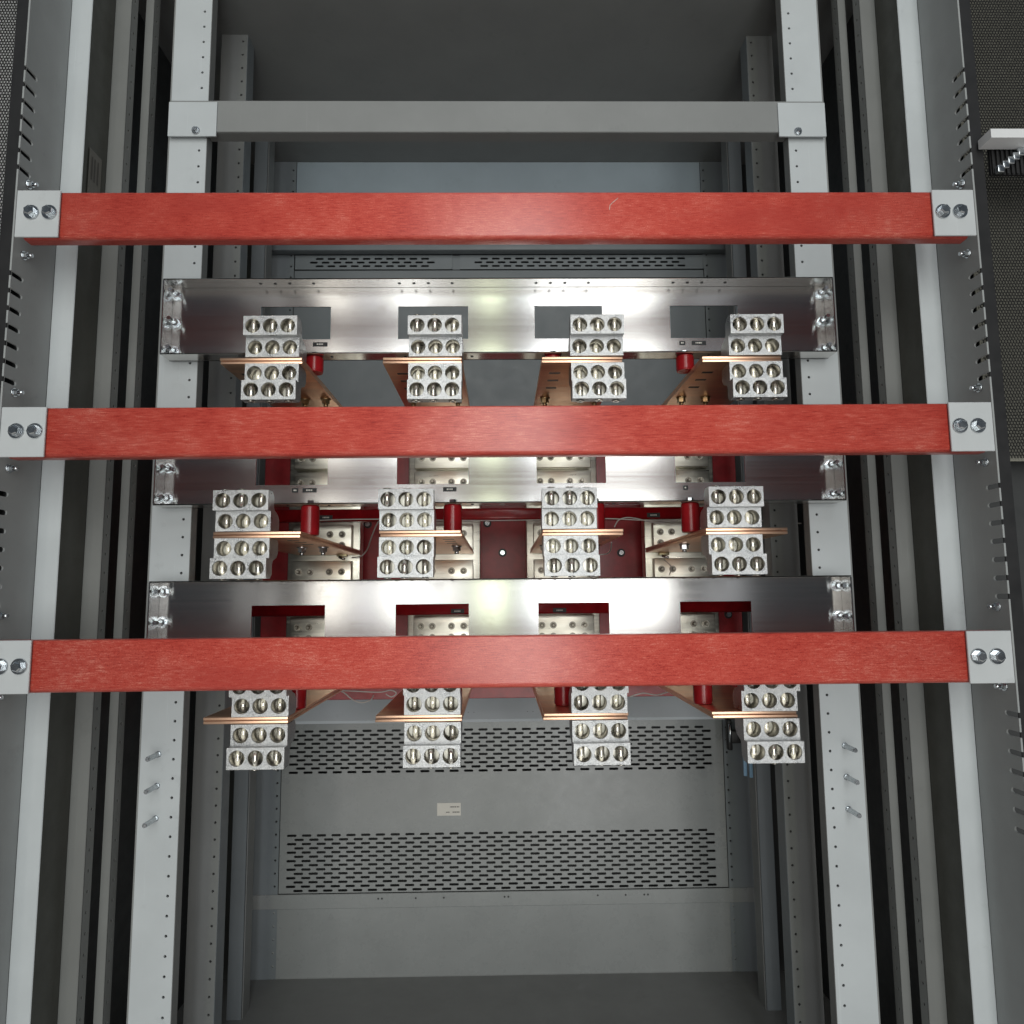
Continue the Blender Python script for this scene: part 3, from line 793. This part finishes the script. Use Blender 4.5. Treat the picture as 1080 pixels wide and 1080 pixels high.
# faint sticker on the inner wall of the upright
b = MB(); X = -.5835
b.add([(X, .982, .640), (X, 1.014, .640), (X, 1.014, .555), (X, .982, .555)], [(0, 1, 2, 3)])
for yy in (.988, .995, 1.003): b.add([(X + .0004, yy, .63), (X + .0004, yy + .003, .63), (X + .0004, yy + .003, .595), (X + .0004, yy, .595)], [(0, 1, 2, 3)], 1)
tag(b.build('paper_sticker', [painted('dull_label', (.13, .125, .11), .5), INK]), 'faint printed sticker on the dark olive return of the front upright', 'sticker')

# ------------------------------------------------------------------ mesh panels outside the uprights
def mesh_panel(sx, x0, x1, z0, z1, y, mat, mname, label, back):
    t = thing('mesh_panel', (sx * (x0 + x1) / 2, y, z0), label, 'mesh panel', 'perforated mesh panels outside the uprights')
    inv = Matrix.Translation(-Vector(t.location))
    b = MB(); px, pz = .0041, .0042; k = 0; z = z0
    n = int((x1 - x0) / px)
    while z < z1:
        off = px / 2 if k % 2 else 0
        for i in range(n):
            a = x0 + i * px + off
            # one diamond-ish opening per cell, four strand quads sloped in depth
            A = [(a, z), (a + px, z), (a + px, z + pz), (a, z + pz)]
            I = [(a + px * .22, z + pz * .14), (a + px * .76, z + pz * .10), (a + px * .80, z + pz * .82), (a + px * .26, z + pz * .88)]
            o = len(b.v)
            b.v += [(sx * u, y, v) for u, v in A] + [(sx * u, y + .0012, v) for u, v in I]
            for s in range(4):
                b.f.append([o + s, o + (s + 1) % 4, o + 4 + (s + 1) % 4, o + 4 + s]); b.mi.append(0); b.sm.append(False)
        z += pz; k += 1
    b.build('mesh_sheet', mat, t).matrix_parent_inverse = inv
    b = MB(); a, c = sorted((sx * (x0 + .002), sx * (x1 + .002))); b.box(a, c, y + .006, y + .008, z0 - .003, z1)  # sheet added behind the openings, coloured for the room light beyond
    b.build('backing', back, t).matrix_parent_inverse = inv
MESHB = painted('black_mesh_paint', (.03, .03, .03), .35)
mesh_panel(-1, .662, .76, -.05, .98, .95, MESHB, 'pale', 'black perforated mesh over a pale backing added for room light, outside the front upright', painted('pale_room_light', (.70, .71, .71), .6))
mesh_panel(1, .653, .80, .176, 1.05, .95, MESHB, 'dark', 'black perforated mesh over a dull backing added for room light, outside the front upright', painted('dull_room_light', (.22, .215, .18), .6))
b = MB(); b.box(.660, .95, .99, .993, ZB, ZT)
tag(b.build('dark_backdrop_sheet', DARK), 'dark sheet beyond the cabinet below the olive mesh', 'panel')
b = MB(); b.box(-.95, -.660, .99, .993, ZB, ZT)
tag(b.build('dark_backdrop_sheet', DARK), 'dark sheet beyond the cabinet behind the pale mesh', 'panel')

# white ribbed unit in the top corner
p = at(1046, 145, .86); zb = p.z; x0 = p.x
t = thing('ribbed_unit', (x0 + .06, .90, zb), 'white box with black ribbed underside in front of the olive mesh', 'box')
inv = Matrix.Translation(-Vector(t.location))
b = MB(); b.prism([(x0 - .0005, zb), (x0 + .17, zb), (x0 + .17, zb + .012), (x0 - .0005, zb + .012)], 'y', .86, .885); b.build('housing', painted('white_paint', (.66, .67, .68), .4), t).matrix_parent_inverse = inv
b = MB(); zl = at(1060, 183, .887).z
b.box(x0 + .0165, x0 + .17, .8895, .8935, zl, zb + .011)
for k in range(24): b.box(x0 + .0175 + k * .0062, x0 + .0200 + k * .0062, .8865, .8893, zl, zb + .010)
b.build('ribs', BLACK, t).matrix_parent_inverse = inv
for k in range(6):
    q = at(1054 + k * 5.4, 179 - k * 4.4, .883)
    b = MB(); b.box(q.x - .0045, q.x + .0045, q.y - .004, q.y + .003, q.z - .005, q.z + .005, bev=.0012); b.build('fin', ZINC, t).matrix_parent_inverse = inv

# ------------------------------------------------------------------ light: a daylit workshop door behind the camera
w = bpy.data.worlds.new('World'); sc.world = w; w.use_nodes = True
nt = w.node_tree; bg = nt.nodes['Background']
tc = N(nt, 'ShaderNodeTexCoord'); sp = N(nt, 'ShaderNodeSeparateXYZ'); nt.links.new(tc.outputs['Generated'], sp.inputs[0])
wc = ramp(nt, rng(nt, sp.outputs['Z'], -1, 1, 0, 1), [(0.0, (.34, .33, .31)), (.34, (.19, .185, .18)), (.46, (.045, .05, .055)), (.75, (.05, .06, .07)), (1.0, (.10, .12, .14))])
nt.links.new(wc, bg.inputs['Color']); bg.inputs['Strength'].default_value = 1.0
def area(name, x0, x1, z0, z1, y, L, col):
    l = bpy.data.lights.new(name, 'AREA'); l.shape = 'RECTANGLE'; l.size = x1 - x0; l.size_y = z1 - z0
    l.energy = L * PI * l.size * l.size_y; l.color = col
    o = bpy.data.objects.new(name, l); C.objects.link(o)
    o.location = ((x0 + x1) / 2, y, (z0 + z1) / 2); o.rotation_euler = (PI / 2, 0, 0)
    return o
K = 5.5
for x0_, x1_, g, col in ((.24, .60, 1.15, (.97, .99, 1)), (.64, 1.12, 1.1, (1, .99, .96)), (1.16, 1.22, .5, (1, .98, .95)), (1.42, 1.72, .10, (.95, .97, 1)),
                         (-.14, .02, 0.75, (.93, 1, .72)), (-.24, -.16, .3, (.95, 1, .85)), (.10, .20, .30, (.95, .98, 1)),
                         (-.50, -.28, .42, (1, .98, .95)), (-.76, -.54, .95, (.98, .99, .98)), (-.83, -.80, 1.1, (1, .95, .86)),
                         (-1.02, -.86, .28, (.97, .97, 1)), (-1.08, -1.05, .6, (1, .96, .9)), (-1.32, -1.12, .62, (1, .95, .87)), (-1.66, -1.60, .25, (1, .97, .93)), (-1.82, -1.79, .3, (1, .97, .93))):
    area('door_light', x0_, x1_, -1.9, 3.2, -3.0, K * g, col)
# added overhead fill lamp, above and in front, to lighten the plate tops
l = area('overhead_fill', -1.6, 1.6, -1.0, 1.0, 0, .5, (.92, .96, 1)); l.location = (0, -1.2, 3.4); l.rotation_euler = (math.radians(25), 0, 0)

sc.view_settings.view_transform = 'Standard'; sc.view_settings.look = 'None'
sc.view_settings.exposure = 0; sc.view_settings.gamma = 1; sc.view_settings.use_curve_mapping = False
sc.cycles.max_bounces = 8; sc.cycles.use_denoising = True
